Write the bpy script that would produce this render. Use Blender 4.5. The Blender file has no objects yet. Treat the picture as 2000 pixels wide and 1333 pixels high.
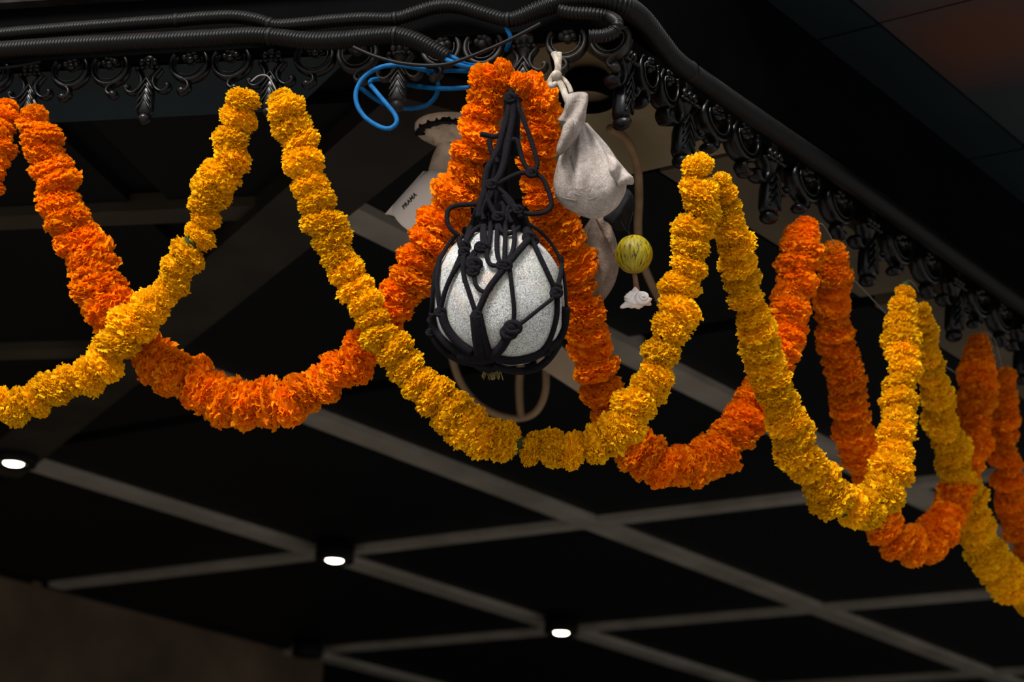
import bpy, math, random
import numpy as np
from mathutils import Vector, Matrix

SC = bpy.context.scene
COL = SC.collection

# ------------------------------------------------------------------ camera
VR = np.array([3300.0, 1553.5]); VB = np.array([-6000.0, 1083.5])      # where the two grid directions converge
F = math.sqrt(-(VR @ VB))                                              # focal length in pixels of a 2000 wide frame
def unit(v):
    v = np.array(v, float); return v / np.linalg.norm(v)
eR = unit([VR[0], VR[1], F]); eB = unit([VB[0], VB[1], F]); eU = np.cross(eR, eB)
MR = np.array([eR, eB, eU])                                            # camera (right, down, forward) -> world
CAM = np.array([0.0, 0.0, 1.6])
FOCUS = 3.24
cd = bpy.data.cameras.new('camera'); cam = bpy.data.objects.new('camera', cd); COL.objects.link(cam)
cd.sensor_width = 36; cd.lens = F * 36 / 2000; cd.clip_start = .05; cd.clip_end = 200
m = MR @ np.diag([1, -1, -1])
cam.matrix_world = Matrix([list(m[i]) + [CAM[i]] for i in range(3)] + [[0, 0, 0, 1]])
cd.dof.use_dof = True; cd.dof.focus_distance = FOCUS; cd.dof.aperture_fstop = 4.8
SC.camera = cam

# ------------------------------------------------------------------ light
w = bpy.data.worlds.new('world'); SC.world = w; w.use_nodes = True
nt = w.node_tree; nt.nodes.clear()
out = nt.nodes.new('ShaderNodeOutputWorld'); bg = nt.nodes.new('ShaderNodeBackground')
tc = nt.nodes.new('ShaderNodeTexCoord'); sep = nt.nodes.new('ShaderNodeSeparateXYZ'); rp = nt.nodes.new('ShaderNodeValToRGB')
nt.links.new(tc.outputs['Generated'], sep.inputs[0]); nt.links.new(sep.outputs['Z'], rp.inputs[0])
rp.color_ramp.elements[0].position = 0.0; rp.color_ramp.elements[0].color = (.20, .21, .22, 1)
e = rp.color_ramp.elements.new(.35); e.color = (.72, .74, .78, 1)
rp.color_ramp.elements[2].position = 1.0; rp.color_ramp.elements[2].color = (1.0, 1.0, 1.02, 1)
nt.links.new(rp.outputs[0], bg.inputs['Color']); bg.inputs['Strength'].default_value = 1.38
nt.links.new(bg.outputs[0], out.inputs[0])
sl = bpy.data.lights.new('sun', 'SUN'); sl.energy = 5.8; sl.angle = math.radians(20); sl.color = (1, .97, .93)
sun = bpy.data.objects.new('sun', sl); COL.objects.link(sun)
sd = Vector((-.76 * .85 - .57 * .42, -.57 * .85 + .76 * .42, .82))
sun.rotation_euler = sd.to_track_quat('Z', 'Y').to_euler(); sun.location = (-3, -4, 8)
SC.view_settings.view_transform = 'Standard'; SC.view_settings.look = 'None'
SC.view_settings.gamma = 1; SC.view_settings.use_curve_mapping = False; SC.view_settings.exposure = 0.0
SC.cycles.max_bounces = 6

# ------------------------------------------------------------------ measuring
def ray(u, v): return MR @ np.array([(u - 1000) / F, (v - 666.5) / F, 1.0])
def P(u, v, d): return CAM + ray(u, v) * d
def onz(u, v, z):
    r = ray(u, v); return CAM + r * ((z - CAM[2]) / r[2])
def onpl(u, v, p, n):
    r = ray(u, v); return CAM + r * (((p - CAM) @ n) / (r @ n))
def dep(p): return (MR.T @ (np.array(p) - CAM))[2]
CORNER = P(1190, 55, 3.3); H = CORNER[2]                               # top corner of the fringe, ceiling height
DL = unit(onz(0, 125, H) - CORNER); DR = np.array([1.0, 0, 0])         # the two edges of the canopy
NL = np.array([DL[1], -DL[0], 0.0])                                    # points inwards
if NL @ np.array([1.0, 1.0, 0]) < 0: NL = -NL
NR = np.array([0.0, 1.0, 0.0])
UP = np.array([0, 0, 1.0])
def onL(u, v, off=0.0): return onpl(u, v, CORNER + NL * off, NL)
def onR(u, v, off=0.0): return onpl(u, v, CORNER + NR * off, NR)

# ------------------------------------------------------------------ materials
def mat(name): 
    m = bpy.data.materials.new(name); m.use_nodes = True
    nt = m.node_tree; b = nt.nodes['Principled BSDF']; return m, nt, b
def noise(nt, scale, detail=4, rough=.6, coord='Object'):
    tc = nt.nodes.new('ShaderNodeTexCoord'); n = nt.nodes.new('ShaderNodeTexNoise')
    n.inputs['Scale'].default_value = scale; n.inputs['Detail'].default_value = detail; n.inputs['Roughness'].default_value = rough
    nt.links.new(tc.outputs[coord], n.inputs['Vector']); return n
def ramp(nt, src, stops):
    r = nt.nodes.new('ShaderNodeValToRGB'); e = r.color_ramp.elements
    while len(e) < len(stops): e.new(.5)
    for i, (p, c) in enumerate(stops): e[i].position = p; e[i].color = (*c, 1)
    nt.links.new(src, r.inputs[0]); return r
def bump(nt, b, src, strength=.3, dist=.002):
    bp = nt.nodes.new('ShaderNodeBump'); bp.inputs['Strength'].default_value = strength; bp.inputs['Distance'].default_value = dist
    nt.links.new(src, bp.inputs['Height']); nt.links.new(bp.outputs[0], b.inputs['Normal'])
def mix(nt, fac, a, b_, mode='MIX'):
    x = nt.nodes.new('ShaderNodeMix'); x.data_type = 'RGBA'; x.blend_type = mode
    for sock, val in ((x.inputs[0], fac), (x.inputs[6], a), (x.inputs[7], b_)):
        if isinstance(val, (int, float)): sock.default_value = val
        elif isinstance(val, tuple): sock.default_value = (*val, 1)
        else: nt.links.new(val, sock)
    return x.outputs[2]
def simple(name, c1, c2, scale=8, rough=.6, spec=.3, bmp=.2, bd=.002, metal=0, detail=5, lo=.35, hi=.65):
    m, nt, b = mat(name); n = noise(nt, scale, detail); r = ramp(nt, n.outputs[0], [(lo, c1), (hi, c2)])
    nt.links.new(r.outputs[0], b.inputs['Base Color']); b.inputs['Roughness'].default_value = rough
    b.inputs['Specular IOR Level'].default_value = spec; b.inputs['Metallic'].default_value = metal
    if bmp: bump(nt, b, n.outputs[0], bmp, bd)
    return m

def petal_mat(name, c_lo, c_mid, c_hi):
    m, nt, b = mat(name)
    at = nt.nodes.new('ShaderNodeAttribute'); at.attribute_name = 'tint'
    oi = nt.nodes.new('ShaderNodeObjectInfo')
    r = ramp(nt, at.outputs['Fac'], [(0, c_lo), (.5, c_mid), (1, c_hi)])
    hv = nt.nodes.new('ShaderNodeHueSaturation'); nt.links.new(r.outputs[0], hv.inputs['Color'])
    mr = nt.nodes.new('ShaderNodeMapRange'); mr.inputs[3].default_value = .86; mr.inputs[4].default_value = 1.1
    nt.links.new(oi.outputs['Random'], mr.inputs[0]); nt.links.new(mr.outputs[0], hv.inputs['Value'])
    nt.links.new(hv.outputs[0], b.inputs['Base Color'])
    b.inputs['Roughness'].default_value = .75; b.inputs['Specular IOR Level'].default_value = .12
    tr = nt.nodes.new('ShaderNodeBsdfTranslucent'); nt.links.new(hv.outputs[0], tr.inputs[0])
    mx = nt.nodes.new('ShaderNodeMixShader'); mx.inputs[0].default_value = .42
    nt.links.new(b.outputs[0], mx.inputs[1]); nt.links.new(tr.outputs[0], mx.inputs[2])
    nt.links.new(mx.outputs[0], nt.nodes['Material Output'].inputs[0])
    return m
M = {}
M['yellow'] = petal_mat('yellow petals', (.86, .41, .001), (.97, .545, .002), (1.0, .63, .006))
M['orange'] = petal_mat('orange petals', (.85, .165, .0), (.99, .295, .0), (1.0, .385, .001))
M['thread'] = simple('green garland thread', (.05, .07, .01), (.16, .15, .04), 60, .8, .1)
M['ceiling'] = simple('black ceiling board', (.0012, .0012, .0013), (.002, .002, .0022), 3, .7, .06, 0)
M['panel'] = simple('black ceiling panel', (.0012, .0012, .0014), (.0022, .0022, .0025), 4, .55, .10, 0)
M['strip'] = simple('brushed grey strip', (.13, .112, .09), (.20, .175, .148), 5, .55, .3, .1)
M['brown_strip'] = simple('dark brown strip', (.016, .012, .007), (.030, .022, .013), 5, .55, .2, .1)  # left field strips, darker and browner than those on the right
M['beam'] = simple('brown hip beam', (.008, .0062, .004), (.018, .013, .0085), 5, .5, .25, .1)
M['olive'] = simple('olive panel with lamp light in colour', (.14, .11, .062), (.20, .158, .088), 3, .6, .2, .1)  # lamp light on the corner panel and reflector is put into this colour
M['tan_panel'] = simple('dull tan panel', (.060, .045, .028), (.095, .072, .045), 3, .6, .2, .1)
M['navy'] = simple('navy painted soffit', (.007, .0155, .0215), (.010, .021, .028), 4, .4, .35, .05)
M['iron'] = simple('black painted cast iron', (.0011, .0011, .0012), (.0042, .0038, .0036), 55, .28, .24, .3, .0008)
M['dusty_iron'] = simple('dusty black cast iron', (.004, .0036, .0032), (.024, .0205, .0175), 45, .45, .25, .4, .001)
M['fascia'] = simple('black fascia board', (.0008, .0008, .0009), (.0016, .0016, .0018), 6, .75, .02, .1)
M['dust'] = simple('dusty ledge', (.006, .006, .006), (.026, .025, .023), 14, .85, .08, .3)
M['wall'] = simple('brown plaster wall', (.050, .034, .022), (.092, .063, .042), 2.2, .9, .1, .3, .01)
M['dark'] = simple('dark wall', (.002, .002, .002), (.004, .004, .004), 2, .9, .05, 0)
M['ground'] = simple('grey street paving', (.20, .19, .175), (.29, .28, .26), 1.5, .9, .1, 0)
M['blue'] = simple('blue cable sheath', (.002, .066, .19), (.004, .10, .27), 120, .6, .12, .2, .0005)
M['cable'] = simple('black cable sheath', (.003, .003, .0028), (.006, .0056, .005), 60, .5, .14, .1)
M['rope'] = simple('black cotton rope', (.0035, .003, .004), (.010, .009, .011), 500, .9, .08, .8, .0006)
M['rope_fibre'] = simple('frayed straw fibre', (.10, .08, .03), (.3, .24, .1), 90, .9, .1, 0)
M['tape'] = simple('black tape', (.002, .002, .002), (.005, .005, .005), 60, .5, .15, .2)
M['cctv'] = simple('white plastic housing', (.72, .67, .62), (.82, .77, .72), 6, .5, .3, 0)
M['cctv_plate'] = simple('stained mounting plate', (.36, .29, .22), (.66, .55, .43), 35, .7, .2, .1)
M['lettering'] = simple('dark lettering', (.02, .02, .02), (.03, .03, .03), 6, .6, .2, 0)
M['steel'] = simple('thin bright wire', (.5, .4, .2), (.7, .55, .3), 60, .3, .6, 0)
M['rattan'] = simple('brown bent cane', (.14, .082, .040), (.22, .135, .072), 12, .6, .25, .1)
M['board'] = simple('tan board', (.26, .19, .125), (.34, .25, .17), 6, .7, .2, 0)
M['stalk'] = simple('brown stalk', (.09, .045, .026), (.20, .11, .07), 90, .8, .2, .4)
M['shell'] = simple('white sea shell', (.66, .61, .58), (.90, .86, .83), 70, .45, .4, .3, .0008)
M['black_cloth'] = simple('black cloth', (.004, .004, .005), (.012, .011, .012), 60, .85, .15, .4)
M['strap'] = simple('beige cloth strip', (.20, .16, .12), (.42, .36, .30), 90, .9, .1, .6, .001)

def conduit_mat():
    m, nt, b = mat('corrugated black conduit')
    g = nt.nodes.new('ShaderNodeNewGeometry'); s = nt.nodes.new('ShaderNodeSeparateXYZ'); nt.links.new(g.outputs['Normal'], s.inputs[0])
    n = noise(nt, 30, 5)
    mu = nt.nodes.new('ShaderNodeMath'); mu.operation = 'MULTIPLY'; nt.links.new(s.outputs['Z'], mu.inputs[0]); nt.links.new(n.outputs[0], mu.inputs[1])
    r = ramp(nt, mu.outputs[0], [(.16, (.0028, .0027, .0026)), (.55, (.026, .0215, .0175))])      # dust that has settled on the upper side
    nt.links.new(r.outputs[0], b.inputs['Base Color']); b.inputs['Roughness'].default_value = .36; b.inputs['Specular IOR Level'].default_value = .16
    return m
M['conduit'] = conduit_mat()

def pumpkin_mat():
    m, nt, b = mat('chalky ash gourd rind')
    tc = nt.nodes.new('ShaderNodeTexCoord')
    v = nt.nodes.new('ShaderNodeTexVoronoi'); v.feature = 'DISTANCE_TO_EDGE'; v.inputs['Scale'].default_value = 330
    dn = noise(nt, 90, 3); wv = mix(nt, .012, tc.outputs['Object'], dn.outputs['Color'], 'ADD')
    nt.links.new(wv, v.inputs['Vector'])
    cr = ramp(nt, v.outputs['Distance'], [(.02, (0, 0, 0)), (.16, (1, 1, 1))])
    fine = noise(nt, 420, 4, .75); spk = ramp(nt, fine.outputs[0], [(.40, (0, 0, 0)), (.60, (1, 1, 1))])
    big = noise(nt, 22, 4); wear = ramp(nt, big.outputs[0], [(.38, (0, 0, 0)), (.66, (1, 1, 1))])
    chalk = mix(nt, cr.outputs[0], (.16, .15, .13), (.66, .67, .67))
    g1 = noise(nt, 17, 3); gr = ramp(nt, g1.outputs[0], [(.47, (0, 0, 0)), (.68, (.6, .6, .6))])
    g2 = noise(nt, 20, 3); g2.noise_dimensions = '4D'; g2.inputs['W'].default_value = 7.3
    og = ramp(nt, g2.outputs[0], [(.52, (0, 0, 0)), (.68, (.65, .65, .65))])
    chalk = mix(nt, gr.outputs[0], chalk, (.27, .30, .16))
    chalk = mix(nt, og.outputs[0], chalk, (.50, .34, .22))
    under = mix(nt, spk.outputs[0], (.09, .08, .065), (.54, .54, .54))
    col = mix(nt, wear.outputs[0], chalk, under)
    nt.links.new(col, b.inputs['Base Color']); b.inputs['Roughness'].default_value = .7; b.inputs['Specular IOR Level'].default_value = .25
    bump(nt, b, fine.outputs[0], .35, .0012)
    return m
M['pumpkin'] = pumpkin_mat()

def cloth_mat(name, a, c, stain):
    m, nt, b = mat(name)
    n = noise(nt, 28, 6, .7); r = ramp(nt, n.outputs[0], [(.38, a), (.62, c)])
    d = noise(nt, 11, 5, .65); ds = ramp(nt, d.outputs[0], [(.48, (0, 0, 0)), (.68, (.85, .85, .85))])
    col = mix(nt, ds.outputs[0], r.outputs[0], stain)
    f = noise(nt, 420, 2, .8); fr = ramp(nt, f.outputs[0], [(.40, (.50, .47, .45)), (.62, (1.0, 1.0, 1.0))])
    col = mix(nt, .6, col, fr.outputs[0], 'MULTIPLY')
    nt.links.new(col, b.inputs['Base Color']); b.inputs['Roughness'].default_value = .92; b.inputs['Specular IOR Level'].default_value = .08
    cs = noise(nt, 34, 3, .5); cs.inputs['Distortion'].default_value = 1.6
    sm = nt.nodes.new('ShaderNodeMath'); sm.operation = 'MULTIPLY_ADD'; sm.inputs[1].default_value = .12
    nt.links.new(f.outputs[0], sm.inputs[0]); nt.links.new(cs.outputs[0], sm.inputs[2])
    bump(nt, b, sm.outputs[0], .45, .006); return m
M['cloth'] = cloth_mat('grey beige sackcloth', (.31, .265, .235), (.46, .405, .37), (.15, .115, .092))
M['brown_cloth'] = cloth_mat('brown sackcloth', (.19, .145, .115), (.29, .225, .18), (.11, .08, .06))
M['seam'] = simple('stitched seam', (.12, .095, .075), (.22, .18, .15), 200, .9, .1, 0)

def gourd_mat():
    m, nt, b = mat('streaked yellow gourd')
    tc = nt.nodes.new('ShaderNodeTexCoord'); sp = nt.nodes.new('ShaderNodeSeparateXYZ'); nt.links.new(tc.outputs['Object'], sp.inputs[0])
    at = nt.nodes.new('ShaderNodeMath'); at.operation = 'ARCTAN2'; nt.links.new(sp.outputs['X'], at.inputs[0]); nt.links.new(sp.outputs['Y'], at.inputs[1])
    cb = nt.nodes.new('ShaderNodeCombineXYZ'); nt.links.new(at.outputs[0], cb.inputs[0])
    zz = nt.nodes.new('ShaderNodeMath'); zz.operation = 'MULTIPLY'; zz.inputs[1].default_value = 9.0; nt.links.new(sp.outputs['Z'], zz.inputs[0]); nt.links.new(zz.outputs[0], cb.inputs[2])
    n = nt.nodes.new('ShaderNodeTexNoise'); n.inputs['Scale'].default_value = 6.5; n.inputs['Detail'].default_value = 4; n.inputs['Roughness'].default_value = .7; nt.links.new(cb.outputs[0], n.inputs['Vector'])
    r = ramp(nt, n.outputs[0], [(.38, (.02, .014, .006)), (.44, (.22, .175, .006)), (.60, (.40, .31, .006))])
    nt.links.new(r.outputs[0], b.inputs['Base Color']); b.inputs['Roughness'].default_value = .42; b.inputs['Specular IOR Level'].default_value = .35
    bump(nt, b, n.outputs[0], .5, .002); return m
M['gourd'] = gourd_mat()

def eave_mat():
    m, nt, b = mat('dark eave boards with painted reflection')
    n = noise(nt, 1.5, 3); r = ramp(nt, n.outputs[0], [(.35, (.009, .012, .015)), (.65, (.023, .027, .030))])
    gp = nt.nodes.new('ShaderNodeTexCoord'); vd = nt.nodes.new('ShaderNodeVectorMath'); vd.operation = 'DISTANCE'   # blurred red-brown reflection, painted into the colour as a patch
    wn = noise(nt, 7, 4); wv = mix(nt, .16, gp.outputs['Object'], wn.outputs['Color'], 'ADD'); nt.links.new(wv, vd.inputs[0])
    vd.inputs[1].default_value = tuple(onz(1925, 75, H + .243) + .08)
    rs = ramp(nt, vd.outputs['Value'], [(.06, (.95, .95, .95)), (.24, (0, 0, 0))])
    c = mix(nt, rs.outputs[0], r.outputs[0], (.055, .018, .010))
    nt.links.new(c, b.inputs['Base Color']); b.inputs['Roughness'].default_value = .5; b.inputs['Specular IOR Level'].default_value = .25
    return m
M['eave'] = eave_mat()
M['eave_navy'] = simple('dark navy eave boards', (.0035, .0075, .0105), (.006, .0105, .014), 4, .45, .2, .05)
def emis(name, c, s):
    m, nt, b = mat(name); b.inputs['Emission Color'].default_value = (*c, 1); b.inputs['Emission Strength'].default_value = s
    b.inputs['Base Color'].default_value = (.8, .8, .8, 1); return m
M['lamp'] = emis('lit warm lamp', (1, .86, .58), 26.0)

# ------------------------------------------------------------------ mesh helpers
class MB:
    def __init__(s): s.v = []; s.f = []; s.smooth = True
    def add(s, v, f):
        o = len(s.v); s.v += [tuple(map(float, p)) for p in v]; s.f += [tuple(i + o for i in q) for q in f]; return s
    def mesh(s, name, material, smooth=True):
        me = bpy.data.meshes.new(name); me.from_pydata(s.v, [], s.f); me.update()
        if smooth: me.polygons.foreach_set('use_smooth', [True] * len(me.polygons))
        me.materials.append(material); return me
    def obj(s, name, material, parent=None, smooth=True, loc=None):
        if loc is not None:
            s.v = [tuple(np.array(p) - loc) for p in s.v]
        o = bpy.data.objects.new(name, s.mesh(name, material, smooth)); COL.objects.link(o)
        if parent: o.parent = parent
        if loc is not None: o.location = tuple(loc)
        return o
def tag(o, label=None, cat=None, group=None, kind=None):
    for k, v in (('label', label), ('category', cat), ('group', group), ('kind', kind)):
        if v: o[k] = v
    return o
def empty(name, label, cat, loc=(0, 0, 0), group=None):
    o = bpy.data.objects.new(name, None); COL.objects.link(o); o.location = tuple(map(float, loc)); o.empty_display_size = .05
    return tag(o, label, cat, group)
def spline(pts, n=8):
    """Catmull-Rom through rows of any width"""
    p = np.array(pts, float); q = np.vstack([2 * p[0] - p[1], p, 2 * p[-1] - p[-2]]); res = []
    for i in range(1, len(q) - 2):
        a, b, c, d = q[i - 1], q[i], q[i + 1], q[i + 2]
        for k in range(n):
            t = k / n
            res.append(.5 * ((2 * b) + (c - a) * t + (2 * a - 5 * b + 4 * c - d) * t * t + (3 * b - a - 3 * c + d) * t ** 3))
    res.append(p[-1]); return np.array(res)
def resample(p, step):
    d = np.r_[0, np.cumsum(np.linalg.norm(np.diff(p[:, :3], axis=0), axis=1))]
    n = max(2, int(round(d[-1] / step))); t = np.linspace(0, d[-1], n + 1)
    return np.stack([np.interp(t, d, p[:, k]) for k in range(p.shape[1])], 1)
def tube(mb, pts, rad, n=8, cap=True, flat=None):
    """round tube along points; rad a number or one per point; flat=(axis, ratio) stretches the section along a fixed axis"""
    p = np.array(pts, float); r = np.full(len(p), rad) if np.isscalar(rad) else np.array(rad, float)
    t = np.gradient(p, axis=0); t /= np.maximum(np.linalg.norm(t, axis=1)[:, None], 1e-9)
    a = np.cross(t[0], [0, 0, 1.0]); 
    if np.linalg.norm(a) < .1: a = np.cross(t[0], [0, 1.0, 0])
    a = unit(a); V = []; Fs = []
    for i in range(len(p)):
        if flat is not None:
            b = np.array(flat[0], float); b = unit(b - t[i] * (b @ t[i])); a = np.cross(b, t[i])
            bb = b * flat[1]
        else:
            a = a - t[i] * (a @ t[i]); a = unit(a); bb = np.cross(t[i], a)
        for k in range(n):
            an = 2 * math.pi * k / n
            V.append(p[i] + r[i] * (a * math.cos(an) + bb * math.sin(an)))
    for i in range(len(p) - 1):
        for k in range(n):
            k2 = (k + 1) % n; Fs.append((i * n + k, i * n + k2, (i + 1) * n + k2, (i + 1) * n + k))
    if cap:
        Fs.append(tuple(range(n - 1, -1, -1))); Fs.append(tuple((len(p) - 1) * n + k for k in range(n)))
    return mb.add(V, Fs)
def ball(mb, c, r, nu=12, nv=8, rot=None):
    c = np.array(c, float); r = np.array([r, r, r] if np.isscalar(r) else r, float); V = []; Fs = []
    for j in range(nv + 1):
        ph = math.pi * j / nv
        for i in range(nu):
            th = 2 * math.pi * i / nu
            q = np.array([math.sin(ph) * math.cos(th), math.sin(ph) * math.sin(th), math.cos(ph)]) * r
            V.append(c + (rot @ q if rot is not None else q))
    for j in range(nv):
        for i in range(nu):
            i2 = (i + 1) % nu; Fs.append((j * nu + i, (j + 1) * nu + i, (j + 1) * nu + i2, j * nu + i2))
    return mb.add(V, Fs)
def box(mb, o, ax, lo, hi):
    """box in the frame (o, ax rows) from lo to hi"""
    ax = np.array(ax, float); V = []
    for k in range(8):
        q = [(lo[i], hi[i])[(k >> i) & 1] for i in range(3)]
        V.append(np.array(o) + q[0] * ax[0] + q[1] * ax[1] + q[2] * ax[2])
    return mb.add(V, [(0, 2, 3, 1), (4, 5, 7, 6), (0, 1, 5, 4), (2, 6, 7, 3), (0, 4, 6, 2), (1, 3, 7, 5)])
def prism(mb, poly, z0, z1):
    n = len(poly); V = [(p[0], p[1], z0) for p in poly] + [(p[0], p[1], z1) for p in poly]
    Fs = [tuple(range(n - 1, -1, -1)), tuple(range(n, 2 * n))] + [(i, (i + 1) % n, n + (i + 1) % n, n + i) for i in range(n)]
    return mb.add(V, Fs)
def clip(poly, p, n):
    """keep the side where (x-p).n >= 0"""
    out = []
    for i in range(len(poly)):
        a, b = np.array(poly[i], float), np.array(poly[(i + 1) % len(poly)], float)
        da, db = (a - p) @ n, (b - p) @ n
        if da >= 0: out.append(a)
        if da * db < 0: out.append(a + (b - a) * da / (da - db))
    return out

# ================================================================== THE SETTING
# canopy ceiling: a dark deck, black panels and grey strips on a grid that is mitred along a hip beam at the corner
def st(o, name=None): o['kind'] = 'structure'; return o
C2 = CORNER[:2]; L2 = DL[:2]; N2 = NL[:2]
far = [C2, C2 + DR[:2] * 17, C2 + np.array([17, 16.0]), C2 + L2 * 17 + np.array([0, 2.0]), C2 + L2 * 17]
ceil = st(prism(MB(), far, H + .035, H + .16).obj('ceiling', M['ceiling'], smooth=False))
hipA, hipB = onz(841, 268, H)[:2], onz(352, 664, H)[:2]
hd = unit(hipB - hipA); hn = np.array([hd[1], -hd[0]])                  # points to the right hand field
if hn[0] < 0: hn = -hn
YS = [1.745, 2.555, 3.545, 4.575, 5.87, 7.1, 8.3]; XS = [2.45, 3.785, 5.13, 6.505, 7.87, 9.2, 10.5, 11.8]
SWY, SWX = .043, .031
for j in range(len(YS) - 1):
    for i in range(len(XS) - 1):
        q = [(XS[i] + SWX, YS[j] + SWY), (XS[i + 1] - SWX, YS[j] + SWY), (XS[i + 1] - SWX, YS[j + 1] - SWY), (XS[i] + SWX, YS[j + 1] - SWY)]
        q = clip(q, hipA, hn)
        if len(q) > 2:
            mt = M['panel']
            if j == 0 and i > 0:
                sq = clip(q, np.array([0, 1.95]), np.array([0, -1.0])); q = clip(q, np.array([0, 1.96]), np.array([0, 1.0]))
                prism(MB(), sq, H + .010, H + .036).obj('panel', M['tan_panel'], ceil, False)['label'] = 'dull tan ceiling panel'
            if i == 0 and j == 0:
                oq = clip(clip(q, np.array([2.98, 0]), np.array([-1.0, 0])), np.array([0, 2.12]), np.array([0, -1.0])); prism(MB(), clip(clip(q, np.array([2.98, 0]), np.array([-1.0, 0])), np.array([0, 2.13]), np.array([0, 1.0])), H + .012, H + .036).obj('panel', M['panel'], ceil, False); q = clip(q, np.array([2.995, 0]), np.array([1.0, 0]))
                sq = clip(q, np.array([0, 1.95]), np.array([0, -1.0])); q = clip(q, np.array([0, 1.96]), np.array([0, 1.0]))
                prism(MB(), sq, H + .010, H + .036).obj('panel', M['tan_panel'], ceil, False)['label'] = 'dull tan ceiling panel'
                ol = prism(MB(), oq, H + .010, H + .036).obj('panel', M['olive'], ceil, False); ol['label'] = 'olive ceiling panel with lamp light in its colour'
            o = prism(MB(), q, H + .012, H + .036).obj('panel', mt, ceil, False)
OL = [.20, .665, 1.47, 2.33, 3.3, 4.3]; AL = [0, 1.0, 2.3, 3.6, 4.9, 6.2]
for j in range(len(OL) - 1):
    for i in range(len(AL) - 1):
        q = [C2 + L2 * (a + s * .04) + N2 * (b + r * .04) for a, b, s, r in ((AL[i], OL[j], 1, 1), (AL[i + 1], OL[j], -1, 1), (AL[i + 1], OL[j + 1], -1, -1), (AL[i], OL[j + 1], 1, -1))]
        q = clip([tuple(x) for x in q], hipA, -hn)
        if len(q) > 2: prism(MB(), q, H + .012, H + .036).obj('panel', M['panel'], ceil, False)
def strip(q, side, mt='strip'):
    q = clip([tuple(x) for x in q], hipA, hn * side)
    if len(q) > 2: prism(MB(), q, H - .006, H + .03).obj('strip', M[mt], ceil, False)
for y in YS[1:]:
    x0 = 6.505 if abs(y - 5.87) < .01 else 1.0
    strip([(x0, y - SWY), (13, y - SWY), (13, y + SWY), (x0, y + SWY)], 1)
for x in XS[2:]: 
    for j in range(len(YS) - 1):
        if x < 6.4 and YS[j] > 5.8: continue
        strip([(x - SWX, YS[j] + SWY), (x + SWX, YS[j] + SWY), (x + SWX, YS[j + 1] - SWY), (x - SWX, YS[j + 1] - SWY)], 1)
for b in OL[1:]: strip([C2 + L2 * -3 + N2 * (b - .035), C2 + L2 * 7 + N2 * (b - .035), C2 + L2 * 7 + N2 * (b + .035), C2 + L2 * -3 + N2 * (b + .035)], -1, 'brown_strip')
hb = MB(); q0 = hipA - hd * .18; q1 = hipA + hd * 2.75
prism(hb, [q0, q1, q1 - hn * .15, q0 - hn * .15], H - .028, H + .03)
hip = st(hb.obj('trim_1', M['beam'], smooth=False))
# navy soffit board behind the left fringe, its end cut along the hip
q = [C2 + L2 * -.3 + N2 * .02, C2 + L2 * 6 + N2 * .02, C2 + L2 * 6 + N2 * .225, C2 + L2 * -.3 + N2 * .225]
cutp = onz(640, 150, H)[:2]
q = clip(q, cutp, -hn)
st(prism(MB(), q, H - .004, H + .03).obj('trim_2', M['navy'], smooth=False))
# fascias: black boards above the fringe, dusty ledge on the left, projecting boarded eave on the right
zt = onL(0, 26)[2] - H
fb = MB(); prism(fb, [C2 - N2 * .012, C2 + L2 * 7 - N2 * .012, C2 + L2 * 7 + N2 * .03, C2 + N2 * .03], H - .004, H + zt)
st(fb.obj('trim_3', M['fascia'], smooth=False))
fb = MB(); prism(fb, [C2 - N2 * .035 - L2 * .0, C2 + L2 * 7 - N2 * .035, C2 + L2 * 7 + N2 * .1, C2 + N2 * .1], H + zt, H + zt + .35)
st(fb.obj('trim_4', M['dust'], smooth=False))
fb = MB(); prism(fb, [C2 - NR[:2] * .012, C2 + DR[:2] * 12 - NR[:2] * .012, C2 + DR[:2] * 12 + NR[:2] * .03, C2 + NR[:2] * .03], H - .004, H + .24)
st(fb.obj('trim_5', M['fascia'], smooth=False))
eave = st(MB().add([], []).obj('trim_6', M['navy']))
bpy.data.objects.remove(eave)
eb = MB(); yf = C2[1]
prism(eb, [(C2[0] + .3, yf - 1.5), (C2[0] + 9, yf - 1.5), (C2[0] + 9, yf + .1), (C2[0] + .3, yf + .1)], H + .256, H + .40)
eave = st(eb.obj('trim_6', M['fascia'], smooth=False))
yb = onz(1800, 120, H + .24)[1]
seam = onz(1904, 310, H + .24)[0]
xs = [C2[0] + .3, seam - .62, seam, seam + .62, seam + 1.24, seam + 1.86, seam + 2.5, seam + 3.2]
for i in range(len(xs) - 1):
    prism(MB(), [(xs[i] + .004, yb + .003), (xs[i + 1] - .004, yb + .003), (xs[i + 1] - .004, yf - .014), (xs[i] + .004, yf - .014)], H + .24, H + .257).obj('plank', M['eave_navy'], eave, False)
    prism(MB(), [(xs[i] + .003, yf - 1.5), (xs[i + 1] - .003, yf - 1.5), (xs[i + 1] - .003, yb - .003), (xs[i] + .003, yb - .003)], H + .243, H + .257).obj('plank', M['eave'], eave, False)
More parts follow.
